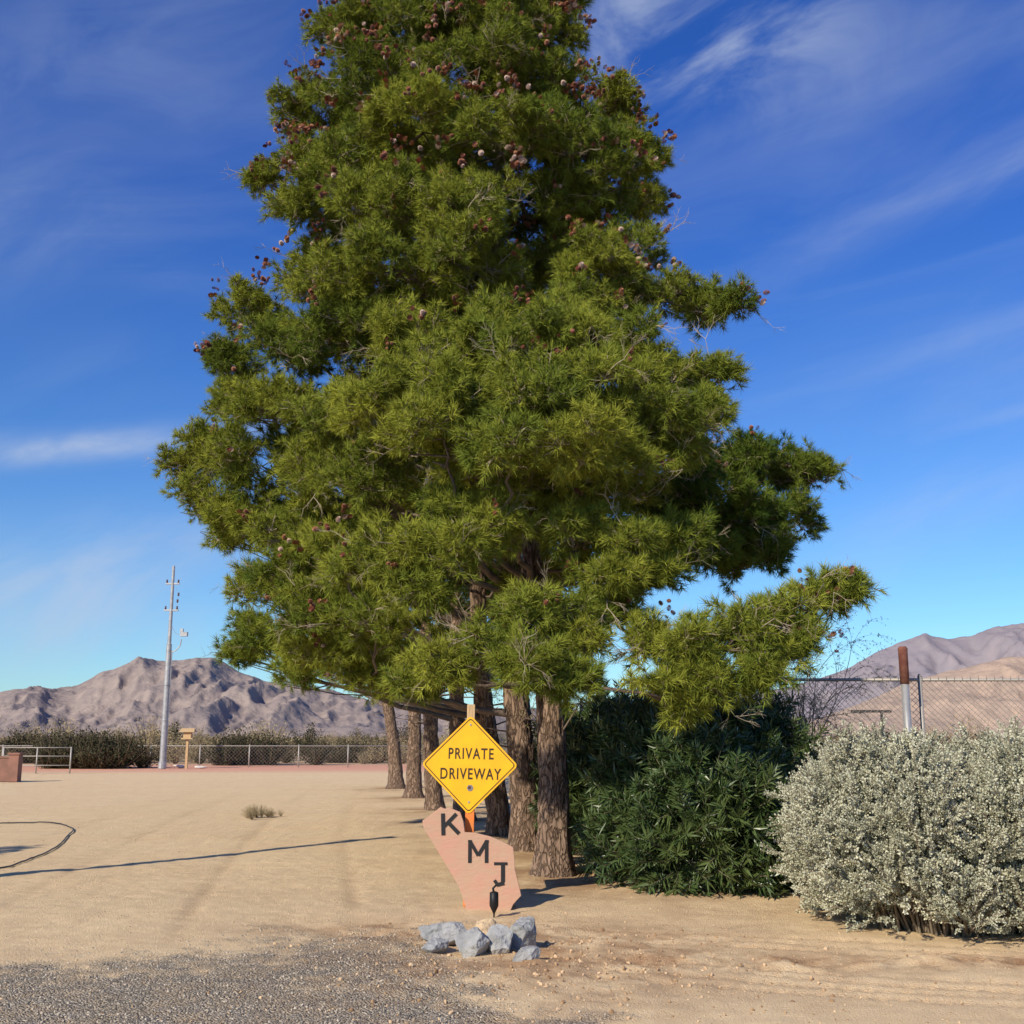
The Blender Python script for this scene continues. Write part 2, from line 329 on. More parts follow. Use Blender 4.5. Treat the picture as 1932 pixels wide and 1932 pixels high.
def pine_sprig(k):
    m=MB(); tips=[]
    main=[Vector((0,0,0))]; d=Vector((1,0,0))
    for i in range(4):
        d=(d+Vector((0,U(-.18,.18),U(-.18,.18)))).normalized(); main.append(main[-1]+d*.085)
    m.tube(main[::2],[.006,.005,.0035],3,1,False); tips.append((main[-1],d))
    for i in range(5):
        b=random.choice(main[1:4]); sd=(Vector((U(.4,1),U(-1,1),U(-1,1)))).normalized(); L_=U(.1,.19)
        e=b+sd*L_; m.tube([b,e],[.0035,.0027],3,1,False); tips.append((e,sd))
    for p,d in tips:
        for j in range(34):
            t=U(-.08,.012); ang=U(.25,1.25); a=perp(d); nd=(d*math.cos(ang)+a*math.sin(ang)).normalized()
            L_=U(.09,.15); w=.0043; s=nd.cross(perp(nd)).normalized()*w; o=p+d*t
            m.add([o-s,o+s,o+nd*L_+Vector((0,0,-.006))],[(0,1,2)],0)
    return m.obj('pine_sprig_%d'%k,[M_needle,M_twig],dolink=False)
C_pine=src_coll('pine_sprigs',[pine_sprig(i) for i in range(5)])
def bare_sprig(k):
    m=MB()
    def rec(p,d,L_,r,lv):
        q=[p]; 
        for i in range(3): d=(d+Vector((U(-.3,.3),U(-.3,.3),U(-.25,.3)))*.6).normalized(); q.append(q[-1]+d*L_/3)
        m.tube(q,[r,r*.85,r*.7,r*.5],3,0,False)
        if lv<3:
            for i in range(3): rec(random.choice(q[1:]),(d+Vector((U(-1,1),U(-1,1),U(-1,1)))*.8).normalized(),L_*.6,r*.6,lv+1)
    rec(Vector((0,0,0)),Vector((1,0,0)),.32,.006,0)
    return m.obj('bare_sprig_%d'%k,[M_twig],dolink=False)
C_bare=src_coll('bare_sprigs',[bare_sprig(i) for i in range(3)])
def cone(k):
    m=MB(); mt=1 if k==4 else 0
    Lc=.085; 
    for i in range(9):
        t=i/8; r=.032*math.sin(math.pi*(.18+.72*t))+.003
        for j in range(6):
            a=(j+.5*(i%2))*6.283/6; c=Vector((t*Lc,r*math.cos(a),r*math.sin(a))); o=Vector((.5,math.cos(a),math.sin(a))).normalized(); s=Vector((0,-math.sin(a),math.cos(a)))
            c0=Vector((t*Lc-.006,r*.3*math.cos(a),r*.3*math.sin(a)))
            m.add([c0-s*.004,c0+s*.004,c+s*.012,c+o*.014,c-s*.012],[(0,1,2,3,4)],mt)
    return m.obj('pine_cone_%d'%k,[M_cone,M_cone2],dolink=False)
C_cone=src_coll('pine_cones',[cone(i) for i in range(5)])

CL=[(-.90,16.5,12.95,.89),(.03,16.5,12.95,.89),(-1.75,16.5,12.57,.89),(-2.63,17,13,.74),(.73,17,12.91,.57),(-.53,15.8,11.57,.97),(.45,16.3,11.52,.83),(1.41,17,11.57,.65),(-2.23,16.5,11.64,.92),(-3.33,17.5,11.81,.71),(-1.31,15.6,10.4,.94),(-.2,15.3,10.07,.85),(.91,15.8,10.26,.87),(1.95,17,10.73,.64),(-3.48,17.5,10.9,.66),(-2.46,16,10.11,.88),(-4.06,18,10.78,.43),(2.08,17.5,10.15,.54),(-3.09,17,9.81,.72),(-1.82,15.5,9.09,.93),(-.64,15,9.01,.9),(.61,16.5,9.57,.82),(1.47,16,9.76,.72),(-3.24,17.5,8.94,.73),(-4.7,19,8.88,.72),(-2.53,15.8,8.07,.85),(-1.55,15.3,8.1,.83),(-.64,15,8.05,.81),(.37,17,8.82,.75),(1.14,15,8.05,.63),(1.77,16,8.65,.59),(2.08,15.5,7.7,.57),(2.72,15.5,7.66,.44),(3.14,15.3,7.58,.31),
(.98,15,7.43,.59),(-4.74,19,7.91,.69),(-3.52,17,7.59,.83),(-2.38,16,7.32,.86),(-1.31,14.5,6.79,.63),(-.43,13.4,6.32,.52),(.09,12.8,6.11,.56),(.72,13,6.18,.57),(1.38,13.3,6.29,.52),(-1.07,13.3,5.89,.58),(-.39,12.4,5.41,.66),(.31,12,5.29,.64),(1.04,12.4,5.47,.66),(1.82,13.3,5.89,.55),(2.46,13.8,6.01,.39),(-1.56,13.2,5.39,.57),(-.8,12.3,4.83,.65),(-.03,11.8,4.58,.62),(.76,11.9,4.66,.62),(1.53,12.6,5.09,.6),(2.26,13.3,5.35,.45),(1.88,13,4.82,.43),(1.21,12.5,4.57,.45),
(-4.8,19,7.25,.59),(-3.64,17,6.57,.82),(-2.57,15.5,5.97,.74),(-5.39,20,6.55,.81),(-6.05,20.5,6.48,.51),(-3.88,17.5,5.76,.92),(-2.55,15.5,5.14,.74),(-5.49,20,5.68,.71),(-4.21,18,5.01,.68),(-5.1,19.5,5.06,.41),(-3.15,16.5,4.57,.7),(-1.83,14.5,4.91,.69),(-.7,12.8,3.99,.45),(-.15,12.4,3.98,.4),(-1.24,12.8,3.66,.51),(-.62,12.4,3.54,.44),(-1.64,13.2,3.47,.49),(-.99,12.8,3.24,.45),(-2.22,15,3.94,.63),(-3.13,16.5,3.86,.69),(-4.05,18.5,3.88,.56),(-2.63,15.5,3.22,.65),(-3.87,18,3.11,.66),(-4.52,19,2.93,.37),(-2.55,16,2.68,.63),(-3.26,17.5,2.46,.4),(-1.84,15,2.96,.62),(-1.95,16,2.32,.33),
(.79,12.5,3.73,.44),(1.36,12.4,3.59,.44),(1.92,12.8,3.72,.37),(1.06,12.4,3.3,.38),(1.55,12.6,3.33,.32),(.19,12.2,2.76,.4),(.64,12.2,2.82,.37),(-.25,12,2.41,.39),(.24,11.8,2.29,.38),(.57,11.9,2.13,.3),(-.77,12.3,2.32,.31),(-1.1,12.6,2.17,.26),(.78,12.2,2.54,.24),(1.47,12.3,2.54,.35),(1.85,12,2.52,.44),(2.41,12,2.63,.44),(2.93,12.2,2.82,.4),
(3.4,12.4,3.07,.3),(3.63,12.4,3.13,.2),(1.56,12,2.14,.34),(2.09,11.9,2.13,.35),(2.61,12,2.3,.37),(3.09,12.2,2.54,.31),(1.83,12,1.95,.21),(3.67,17,5.64,.69),(4.31,17,5.48,.52),(4.63,17,5.48,.32),(4.12,17,4.82,.6),(3.37,16.5,4.73,.66),(2.68,16,5.02,.64),(2.14,16.5,4.96,.58),(3.45,17,4.09,.44),(3.74,16.5,4.25,.43),(.49,14,4.45,.53),(-.42,13.5,4.68,.51),
(1.98,16,4.05,.5),(2.8,16,4.15,.42),(1.6,15.6,3.7,.45),(1.15,12.9,2.95,.3),(-.8,16.8,13.9,.9),(.2,17,13.8,.8),(-1.8,17.2,13.6,.8),(-.5,17,14.8,.7),(-2.5,17.2,13.7,.6),(.75,17.2,13.7,.5)]
TREES=[dict(b=TR[0],top=(.1,14.0),h=7.0,r=.215),dict(b=TR[1],top=(-.4,17.0),h=14.6,r=.22),dict(b=TR[2],top=(-1.4,19.0),h=12.0,r=.2),dict(b=TR[3],top=(-1.6,22.0),h=10.3,r=.19),dict(b=TR[4],top=(-2.6,26),h=9.5,r=.2),dict(b=TR[5],top=(-3.2,31.5),h=9.3,r=.22),dict(b=TR[6],top=(-5.2,37.2),h=9.5,r=.24)]
for t in TREES: t['cl']=[]
for c in CL:
    x,y,zc,r=c
    i=0 if y<=13.9 else (1 if y<=17.0 else (2 if y<=18.5 else 3))
    TREES[i]['cl'].append((x,y,zc,r,1.0))
    yt=TREES[i]['b'][1]; y2=2*yt-y+.4
    if i==0 and zc<4 : continue
    if abs(y2-y)<.9: y2=y+1.1
    TREES[i]['cl'].append((x*.86+TREES[i]['b'][0]*.14+U(-.2,.2),y2,zc+U(-.3,.3),r*.9,.36))
def procedural(t,zlo,zhi,R,n,dens=.6):
    bx,by=t['b']
    for k in range(n):
        zc=zlo+(zhi-zlo)*((k+.5)/n); f=(zc-zlo)/(zhi-zlo); rr=R*(1-f**2.2)*min(1,.6+2.5*f)*U(.65,1); a=k*2.4+U(-.4,.4)
        lx=bx+(t['top'][0]-bx)*zc/t['h']; ly=by+(t['top'][1]-by)*zc/t['h']
        t['cl'].append((lx+rr*math.cos(a),ly+rr*math.sin(a),zc,U(.6,.95),dens))
procedural(TREES[0],3.6,6.9,.9,7,.32)
procedural(TREES[1],3.6,13.6,.9,18,.32)
procedural(TREES[2],4,12.2,2.0,22,.28)
procedural(TREES[3],3.2,10.4,2.6,24,.25)
for k_ in (4,5,6): procedural(TREES[k_],2.9,9.3,2.8,20,.2)
for ti,t in enumerate(TREES):
    e=empty('pine_tree' if ti==0 else 'pine_tree.%03d'%ti)
    bx,by=t['b']; tx,ty=t['top']; H=t['h']
    def ax(zc):
        f=max(0,min(1,zc/H)); return Vector((bx+(tx-bx)*f**1.1+.06*math.sin(zc*1.1+ti),by+(ty-by)*f+.05*math.sin(zc*.9+2*ti),zc))
    n=int(H/.05); seg=44 if ti<3 else 24; vs=[];fs=[]
    for i in range(n+1):
        zc=-.15+i*(H+.15)/n; f=max(zc,0)/H; r=t['r']*((1-f)**.85*.86+.03)*(1+.42*math.exp(-max(zc,0)/.16)+.1*math.exp(-max(zc,0)/.7)); c=ax(zc)
        for k in range(seg):
            w=6.2832*k/seg; px=math.cos(w);py=math.sin(w)
            rr=r*(1+.12*mnoise.noise((px*1.3,py*1.3,zc*.8+ti*9))) 
            if zc<4.5: rr+= .02*(1-abs(mnoise.noise((px*5.5,py*5.5,zc*3.4+ti*5)))*3.2)+.008*mnoise.noise((px*14,py*14,zc*9))
            vs.append((c.x+px*rr,c.y+py*rr,zc))
    for i in range(n):
        for k in range(seg):
            k2=(k+1)%seg; fs.append((i*seg+k,i*seg+k2,(i+1)*seg+k2,(i+1)*seg+k))
    m=MB(); m.add(vs,fs); m.obj('trunk',[M_bark],e,True)
    m=MB(); hds=[math.hypot(c[0]-ax(c[2]).x,c[1]-ax(c[2]).y) for c in t['cl']]
    for ci_,(x,y,zc,r,dn) in enumerate(t['cl']):
        c=Vector((x,y,zc)); hd=hds[ci_]; best=None;bd=1.7
        for cj,o_ in enumerate(t['cl']):
            if hds[cj]<hd-.25 and hds[cj]>.4:
                dd_=(Vector(o_[:3])-c).length
                if dd_<bd and o_[2]<zc+.5: bd=dd_;best=Vector(o_[:3])
        if best is not None: a=best; r0=.022
        else:
            z0=max(1.9 if ti else 2.2,min(H*.96,zc-.4*hd)); a=ax(z0); r0=min(.06,.018+.018*hd)*(1 if zc<8 else .7)
        mid=(a+c)/2+Vector((U(-.2,.2),U(-.2,.2),U(-.15,.0)))
        pts=[]
        for s_ in np.linspace(0,1,8): pts.append(a*(1-s_)**2+mid*2*s_*(1-s_)+c*s_**2+Vector((U(-.05,.05),U(-.05,.05),U(-.05,.05)))*min(1,s_*3))
        m.tube(pts,list(np.linspace(r0,.012,8)),6,0,False)
        if dn>.9 or ti>1:
            for j in range(6):
                d=Vector(rdir(1)[0]); d.z*=.6; b0=pts[random.choice((4,5,6,7))]; e0=c+d*r*.7; mm=(b0+e0)/2+Vector((U(-.1,.1),U(-.1,.1),U(-.1,.05)))
                m.tube([b0,mm,e0],[.012,.009,.005],4,0,False)
    for j in range(10):
        a=ax(U(1.4,3.2)); d=Vector((U(-1,1),U(-1,1),U(-.2,.4))).normalized(); m.tube([a,a+d*U(.25,.4),a+d*U(.5,.9)+Vector((0,0,U(-.1,.1)))],[.018,.012,.005],5,0,False)
    m.obj('limbs',[M_limb],e,True)
    P=[];D=[];SC=[];BP=[];BD=[]; CP=[];CD=[];TONE=[]
    for (x,y,zc,r,dn) in t['cl']:
        re=max(.12,r-.11); c=np.array((x,y,zc)); K=int(7+9*re); sd=rdir(K); sd[:,2]=sd[:,2]*.55+.06; sc_=c+sd*re*.80*rng.uniform(.75,1.15,(K,1)); sr=re*rng.uniform(.22,.36,K)
        n=int((205*r*r+26)*dn); w=rng.integers(0,K,n); dd=rdir(n); dd[:,2]=dd[:,2]*.75+.2; o=sd[w]; d=dd*.9+o*.6+np.array((0,0,.3)); d/=np.linalg.norm(d,axis=1,keepdims=True)
        P.append(sc_[w]+dd*(sr[w]*rng.uniform(.35,1.0,n))[:,None]-d*.12); D.append(d+rdir(n)*.25); SC.append(rng.uniform(.7,1.1,n)*(1.4 if ti>3 else (1.15 if dn<.9 else 1)))
        cr=rng.uniform(.38,.74)+(.08 if ti==0 else 0)-(.28 if (x>1.9 and y>15.9 and zc<7) else 0)-(.08 if (x<-3 and zc<8) else 0)  # painted shade: lower tone darkens needles of the shadowed right-back clumps
        TONE.append(np.clip(cr+rng.uniform(-.15,.15,K)[w]+rng.uniform(-.15,.15,n),0,1))
        if dn>.9:
            nb=int(1+3*r); w=rng.integers(0,K,nb); d=sd[w]+rdir(nb)*.5; BP.append(sc_[w]); BD.append(d)
            hi=max(0,min(1,(zc-7.0)/4)); nc=int(rng.poisson(1.0+hi*20*r)) if y>14 else int(rng.poisson(.9))
            if (x>2.9 and y<16): nc+=2
            for _ in range(nc):
                d=rdir(1)[0]; d[2]=abs(d[2])*.8+.05; d[1]=d[1]*.8-.35; d/=np.linalg.norm(d); cc=c+d*(re*1.0+.12); k=random.randint(2,7)
                for __ in range(k): CP.append(cc+rng.normal(0,.055,3)); CD.append(d+rdir(1)[0]*.8)
    P=np.concatenate(P);D=np.concatenate(D);SC=np.concatenate(SC);TONE=np.concatenate(TONE)
    instancer('foliage',P,dir2rot(D),SC,C_pine,5,e,True,TONE)
    if BP: BP=np.concatenate(BP);BD=np.concatenate(BD); instancer('bare_twigs',BP,dir2rot(BD),rng.uniform(.7,1.3,len(BP)),C_bare,3,e,True)
    if CP: instancer('cones',np.array(CP),dir2rot(np.array(CD)),rng.uniform(.6,.95,len(CP))*(.72 if ti==0 else 1),C_cone,4 if ti==0 else 5,e)

# ---------------------------------------------------------------- shrubs
def leaf(m,o,d,L_,w,mt=0,fold=True):
    a=perp(d)*w; m.add([o,o+d*L_*.5+a,o+d*L_,o+d*L_*.5-a],[(0,1,2,3)],mt)
def sage_sprig(k):
    m=MB(); p=[Vector((0,0,0))]; d=Vector((1,0,0))
    for i in range(4): d=(d+Vector((0,U(-.15,.15),U(-.15,.15)))).normalized(); p.append(p[-1]+d*.065)
    m.tube(p,[.003]*5,3,1,False)
    subs=[(p,64)]
    for i in range(3):
        b=random.choice(p[1:4]); sd=(d+Vector((U(-.4,.6),U(-.8,.8),U(-.8,.8)))).normalized(); q=[b,b+sd*.055,b+sd*.12]; m.tube(q,[.002]*3,3,1,False); subs.append((q,34))
    for q,n in subs:
        for j in range(n):
            t=U(.1,1)*(len(q)-1); i=min(int(t),len(q)-2); o=q[i].lerp(q[i+1],t-i); td=(q[i+1]-q[i]).normalized(); ld=(td*U(.3,1.2)+perp(td)).normalized(); leaf(m,o+ld*.003,ld,U(.013,.02),.0055)
    return m.obj('sage_sprig_%d'%k,[M_sage,M_saget],dolink=False)
C_sage=src_coll('sage_sprigs',[sage_sprig(i) for i in range(4)])
def ole_sprig(k):
    m=MB(); p=[Vector((0,0,0))]; d=Vector((1,0,0))
    for i in range(4): d=(d+Vector((0,U(-.12,.12),U(-.12,.12)))).normalized(); p.append(p[-1]+d*.085)
    m.tube(p,[.005,.0045,.004,.004,.003],3,1,False)
    for i in range(13):
        t=(.2+.8*i/12)*4; ii=min(int(t),3); o=p[ii].lerp(p[ii+1],t-ii); 
        for j in range(3):
            ld=(d*U(.45,1.1)+perp(d)).normalized(); L_=U(.10,.155); w=perp(ld)*.0105; dr=Vector((0,0,-.015))
            m.add([o,o+ld*L_*.45+w,o+ld*L_+dr,o+ld*L_*.45-w],[(0,1,2,3)],0)
    return m.obj('oleander_sprig_%d'%k,[M_ole,M_olet],dolink=False)
C_ole=src_coll('oleander_sprigs',[ole_sprig(i) for i in range(4)])
def bush(name,lobes,coll,nv,dens,leafmat_scale=(.8,1.2),upb=.6,stemmat=M_saget,inner=.5):
    e=empty(name); P=[];D=[]; m=MB()
    bx=np.mean([l[0] for l in lobes]);by=np.mean([l[1] for l in lobes])
    for (x,y,zc,rx,rz) in lobes:
        n=int(dens*rx*(rx+rz)); d=rdir(n); 
        pos=np.array((x,y,zc))+d*np.array((rx,rx,rz))*rng.uniform(inner,1,(n,1))
        ok=pos[:,2]>.04; pos=pos[ok]; d=d[ok]; P.append(pos); D.append(d+np.array((0,0,upb))+rdir(len(d))*.35)
        for j in range(14):
            dd=Vector(rdir(1)[0]); e0=Vector((x,y,zc))+Vector((dd.x*rx,dd.y*rx,abs(dd.z)*rz))*.85; s=Vector((x*.6+bx*.4+U(-.12,.12),y*.6+by*.4+U(-.12,.12),-.03)); mm=(s+e0)/2+Vector((U(-.1,.1),U(-.1,.1),.12))
            m.tube([s,mm,e0],[.014,.01,.005],4,0,False)
    m.obj('stems',[stemmat],e,True); P=np.concatenate(P);D=np.concatenate(D); instancer('foliage',P,dir2rot(D),rng.uniform(*leafmat_scale,len(P)),coll,nv,e)
    return e
def lobes(x,y,R,H,n,lr,seed,jit=.0):
    r=random.Random(seed); o=[(x,y,H*.42,R*.72,H*.42)]
    for k in range(n):
        a=k*2.4+r.uniform(-.3,.3); t=(k+.5)/n; zc=H*(.10+.72*t); rr=R*math.sqrt(max(.02,1-((zc-H*.35)/(H*.68))**2))*.78*(1+r.uniform(-jit,jit)); q=lr*r.uniform(.7,1.35)
        o.append((x+rr*math.cos(a),y+rr*math.sin(a),zc+r.uniform(-jit,jit)*.4,q,q*r.uniform(.9,1.3+jit*3)))
    return o
bush('sage_bush',lobes(3.86,10.7,1.38,1.46,64,.20,3,.14),C_sage,4,1350,(.75,1.5),1.2,M_saget,.35)
bush('oleander_bush',lobes(2.12,13.25,.98,1.45,18,.3,5),C_ole,4,560,(.85,1.25),.35,M_olet,.5)
bush('oleander_bush.001',lobes(2.75,14.9,1.0,2.0,18,.34,6),C_ole,4,380,(.85,1.25),.5,M_olet,.5)
bush('oleander_bush.002',lobes(1.55,15.9,.8,1.95,15,.32,7),C_ole,4,380,(.85,1.25),.5,M_olet,.5)
bush('oleander_bush.003',lobes(1.5,18.0,.9,2.1,14,.34,8),C_ole,4,320,(.85,1.25),.5,M_olet,.5)
def scrub(k,dark=False):
    m=MB()
    for i in range(34):
        a=U(0,6.28); t=U(.1,1.15); d=Vector((math.cos(a)*math.sin(t),math.sin(a)*math.sin(t),math.cos(t))); L_=U(.6,1.05); p=[Vector((0,0,0)),d*L_*.5,d*L_+Vector((0,0,.06))]; m.tube(p,[.014,.009,.004],3,1,False)
        for j in range(26 if not dark else 50):
            o=d*L_*U(.2,1.05)+Vector((U(-.1,.1),U(-.1,.1),U(-.08,.1))); ld=Vector(rdir(1)[0]); leaf(m,o,ld,U(.04,.08),.012 if not dark else .018)
    return m.obj('scrub_plant_%d'%k,[M_scrubd if dark else M_scrub,M_scrubt],dolink=False)
C_scr=src_coll('scrub_plants',[scrub(i,i==3) for i in range(4)])
C_scd=src_coll('scrub_plants_dark',[scrub(9+i,True) for i in range(2)])
P=[];Sc=[]
for k in range(3000):
    y=70*math.exp(U(0,1)*2.6); a=U(-.75,.75); P.append((a*y,y,-.05)); Sc.append(U(.7,1.9) if U(0,1)<.9 else U(2,3.2))
for k in range(260):
    y=U(19,68); x=U(.08*y+3.4 if y<42 else 6,.75*y); P.append((x,y,-.05)); Sc.append(U(.7,1.7))
n=len(P); R=np.zeros((n,3)); R[:,2]=rng.uniform(0,6.28,n)
instancer('desert_scrub',P,R,Sc,C_scr,4)
def dbush(name,x,y,sx,n,s0,s1):
    e=empty(name); P=[(x+rng.normal(0,sx),y+rng.normal(0,.5),-.1) for _ in range(n)]; R=np.zeros((n,3)); R[:,2]=rng.uniform(0,6.28,n); instancer('foliage',P,R,rng.uniform(s0,s1,n),C_scd,2,e)
dbush('desert_bush',-22.1,60.9,1.0,60,1.3,2.05)
dbush('desert_bush.001',-15.0,68,1.2,12,1.4,2.3)
dbush('desert_bush.002',-29,72,1.8,20,1.2,2.2)
dbush('desert_bush.003',-9.5,74,1.4,14,1.0,1.9)
e=empty('weed_clump'); P=[(-5.17+rng.normal(0,.2),24.2+rng.normal(0,.3),-.02) for _ in range(9)]; R=np.zeros((9,3)); R[:,2]=rng.uniform(0,6.28,9); instancer('foliage',P,R,rng.uniform(.12,.3,9),C_scr,3,e)
def twiggy(name,x,y,H,R,n,droop,col,z0=.1,r0=.022,lvs=3,kids=4,lf=10):
    m=MB(); base=Vector((x,y,0))
    if z0>.5: m.tube([base,base+Vector((.05,0,z0*.6)),base+Vector((0,.05,z0))],[.08,.065,.05],8,0,False)
    def rec(p,d,L_,r,lv):
        q=[p]
        for i in range(4): d=(d+Vector((U(-.25,.25),U(-.25,.25),U(-.1,.1)-droop*lv*.10))).normalized(); q.append(q[-1]+d*L_/4)
        m.tube(q,[r,r*.9,r*.75,r*.6,r*.4],4 if lv<2 else 3,0,False)
        if lv>=lvs-1:
            for i in range(lf): leaf(m,random.choice(q),Vector(rdir(1)[0]),U(.03,.05),.006,1)
        if lv<lvs:
            for i in range(kids): rec(random.choice(q[1:]),(d+Vector((U(-1,1),U(-1,1),U(-.6,.6)))*.75).normalized(),L_*.62,r*.5,lv+1)
    for i in range(n):
        a=U(0,6.28); t=U(.2,.9); rec(base+Vector((0,0,z0)),Vector((math.cos(a)*math.sin(t)*R/H*1.4,math.sin(a)*math.sin(t)*R/H*1.4,math.cos(t))).normalized(),(H-z0)*.62,r0,0)
    m.obj(name,[col,M_scrub])
twiggy('palo_verde_tree',5.0,19.8,3.5,1.3,9,.7,M_olet,1.3,.012,3,4,8)
twiggy('dry_shrub',.95,16.9,2.3,1.1,9,.2,M_scrubt)

# tree standing outside the frame on the left that throws the long soft shadow
e=empty('mesquite_tree'); m=MB(); bx,by=-12.6,11.2
m.tube([(bx,by,-.1),(bx+.1,by,.9),(bx-.1,by+.1,1.9)],[.2,.16,.13],10)
lb=[]
for k in range(9):
    a=k*2.4; c=Vector((bx+1.1*math.cos(a)*U(.5,1),by+1.1*math.sin(a)*U(.5,1),3.4+U(-.3,.7))); m.tube([(bx-.1,by+.1,1.8),((bx+c.x)/2,(by+c.y)/2,2.5),tuple(c)],[.09,.06,.02],6); lb.append((c.x,c.y,c.z,.6,.5))
m.obj('trunk',[M_limb],e,True)
P=[];D=[]
for x,y,zc,rx,rz in lb:
    d=rdir(120); P.append(np.array((x,y,zc))+d*np.array((rx,rx,rz))*rng.uniform(.2,1,(120,1))); D.append(d)
P=np.concatenate(P);D=np.concatenate(D); instancer('foliage',P,dir2rot(D),rng.uniform(.8,1.2,len(P)),C_pine,5,e,True)

# ---------------------------------------------------------------- private driveway sign
def rrect_poly(pts,rad,n=5):
    o=[]; N_=len(pts)
    for i in range(N_):
        p=Vector(pts[i]);a=(Vector(pts[i-1])-p).normalized();b_=(Vector(pts[(i+1)%N_])-p).normalized(); s=p+a*rad;t=p+b_*rad
        for k in range(n+1):
            u=k/n; o.append(tuple(s*(1-u)**2+p*2*u*(1-u)+t*u*u))
    return o
def extr(m,poly,y0,y1,mt=0,tr=lambda x,z:(x,z)):
    n=len(poly); f=[(*tr(*p),) for p in poly]
    vs=[(a,y0,b_) for a,b_ in f]+[(a,y1,b_) for a,b_ in f]
    m.add(vs,[tuple(range(n)),tuple(range(2*n-1,n-1,-1))]+[(i,i+n,(i+1)%n+n,(i+1)%n) for i in range(n)],mt)
def text(body,size,x,y,zc,mt,parent,name,thick=.001,off=0,rot=0,space=1.0,sx=1):
    cu=bpy.data.curves.new(name,'FONT'); cu.body=body; cu.size=size; cu.align_x='CENTER'; cu.align_y='CENTER'; cu.extrude=thick; cu.offset=off; cu.space_character=space
    o=bpy.data.objects.new(name,cu); link(o); bpy.context.view_layer.update()
    me=bpy.data.meshes.new_from_object(o.evaluated_get(bpy.context.evaluated_depsgraph_get())); bpy.data.objects.remove(o)
    me.materials.clear(); me.materials.append(mt); o=bpy.data.objects.new(name,me); o.location=(x,y,zc); o.rotation_euler=(math.radians(90),rot,0); o.scale=(sx,1,1); link(o,parent); return o
sg=empty('traffic_sign',(-.42,11.62,1.327))
sg.rotation_euler=(0,math.radians(1.0),math.radians(-3))
hd=.482
m=MB(); extr(m,rrect_poly([(0,-hd),(hd,0),(0,hd),(-hd,0)],.045),0,.004); m.obj('panel',[M_yel],sg)
m=MB()
def ring(m,a,w,y,rad):
    o=rrect_poly([(0,-a),(a,0),(0,a),(-a,0)],rad); i=rrect_poly([(0,-a+w),(a-w,0),(0,a-w),(-a+w,0)],max(.004,rad-w*.5)); n=len(o)
    m.add([(p[0],y,p[1]) for p in o]+[(p[0],y,p[1]) for p in i],[(k,(k+1)%n,(k+1)%n+n,k+n) for k in range(n)],0)
ring(m,hd-.024,.013,-.0015,.035); m.obj('border',[M_ink],sg)
text('PRIVATE',.150,0.01,-.002,.102,M_ink,sg,'line_1',.0008,.0022,space=1.2,sx=.70)
text('DRIVEWAY',.150,0.008,-.002,-.094,M_ink,sg,'line_2',.0008,.0022,space=1.17,sx=.72)
m=MB(); m.tube([(0.01,-.003,-.225),(0.01,0,-.225)],[.034,.034],6); m.tube([(0.004,-.0045,-.221),(0.004,-.003,-.221)],[.018,.018],5,1); m.obj('sticker',[M_grey,M_ceram],sg)
m=MB()
for zc in(.39,-.36): m.tube([(0,-.007,zc),(0,0,zc)],[.010,.010],8)
m.obj('bolts',[M_galv],sg)
m=MB(); m.box((0,.032,-.40+.49),(.078,.045,1.0),0); m.box((.012,.03,-.88),(.088,.047,.93),1); m.obj('post',[M_wood,M_org],sg,bevel=.004)

# ---------------------------------------------------------------- stone slab sign
sb=empty('stone_sign',(0,11.5,0)); sb.rotation_euler=(math.radians(-3),0,0)
poly=[(-.869,.80),(-.82,.83),(-.70,.924),(-.655,.905),(-.60,.918),(-.504,.874),(-.475,.79),(-.455,.69),(-.36,.685),(-.27,.665),(-.21,.652),(-.10,.60),(.01,.543),(.022,.45),(.03,.346),(.06,.22),(.093,.1),(.05,.055),(.01,.02),(-.02,-.04),(-.43,-.04),(-.46,.06),(-.504,.173),(-.60,.33),(-.70,.49),(-.79,.63),(-.853,.731)]
poly=[(a+U(-.006,.006),b_+U(-.006,.006)) for a,b_ in poly][::-1]
m=MB(); extr(m,poly,-.03,.03); m.obj('slab',[M_slab],sb,bevel=.006)
def lett(name,strokes,x,zc,s,rot=0):
    m=MB(); ca,sa=math.cos(rot),math.sin(rot)
    for k,st in enumerate(strokes):
        (x0,z0),(x1,z1),w=st; d=Vector((x1-x0,z1-z0)); d.normalize(); nn=Vector((-d.y,d.x))*w/2; 
        P_=[Vector((x0,z0))-nn,Vector((x1,z1))-nn,Vector((x1,z1))+nn,Vector((x0,z0))+nn]; P_=[(x+s*(p.x*ca-p.y*sa),zc+s*(p.x*sa+p.y*ca)) for p in P_]
        extr(m,P_,-.036-.0006*k,-.029)
    return m.obj(name,[M_black],sb)
w=.17
lett('letter_k',[((-.34,-.5),(-.34,.5),w*1.1),((-.30,-.10),(.30,.46),w),((-.10,.08),(.40,-.45),w*1.1)],-.60,.765,.205,math.radians(2))
lett('letter_m',[((-.38,-.5),(-.38,.5),w*.95),((.38,-.5),(.38,.5),w*.95),((-.38,.45),(0,-.18),w*.9),((.38,.45),(0,-.18),w*.9),((-.47,.455),(-.3,.455),.09),((.3,.455),(.47,.455),.09)],-.327,.510,.212)
lett('letter_j',[((.14,.5),(.14,-.34),w*1.05),((-.26,.45),(.34,.45),.12),((.2,-.38),(-.12,-.46),w*.95),((-.08,-.48),(-.24,-.26),w*.85)],-.118,.30,.215)

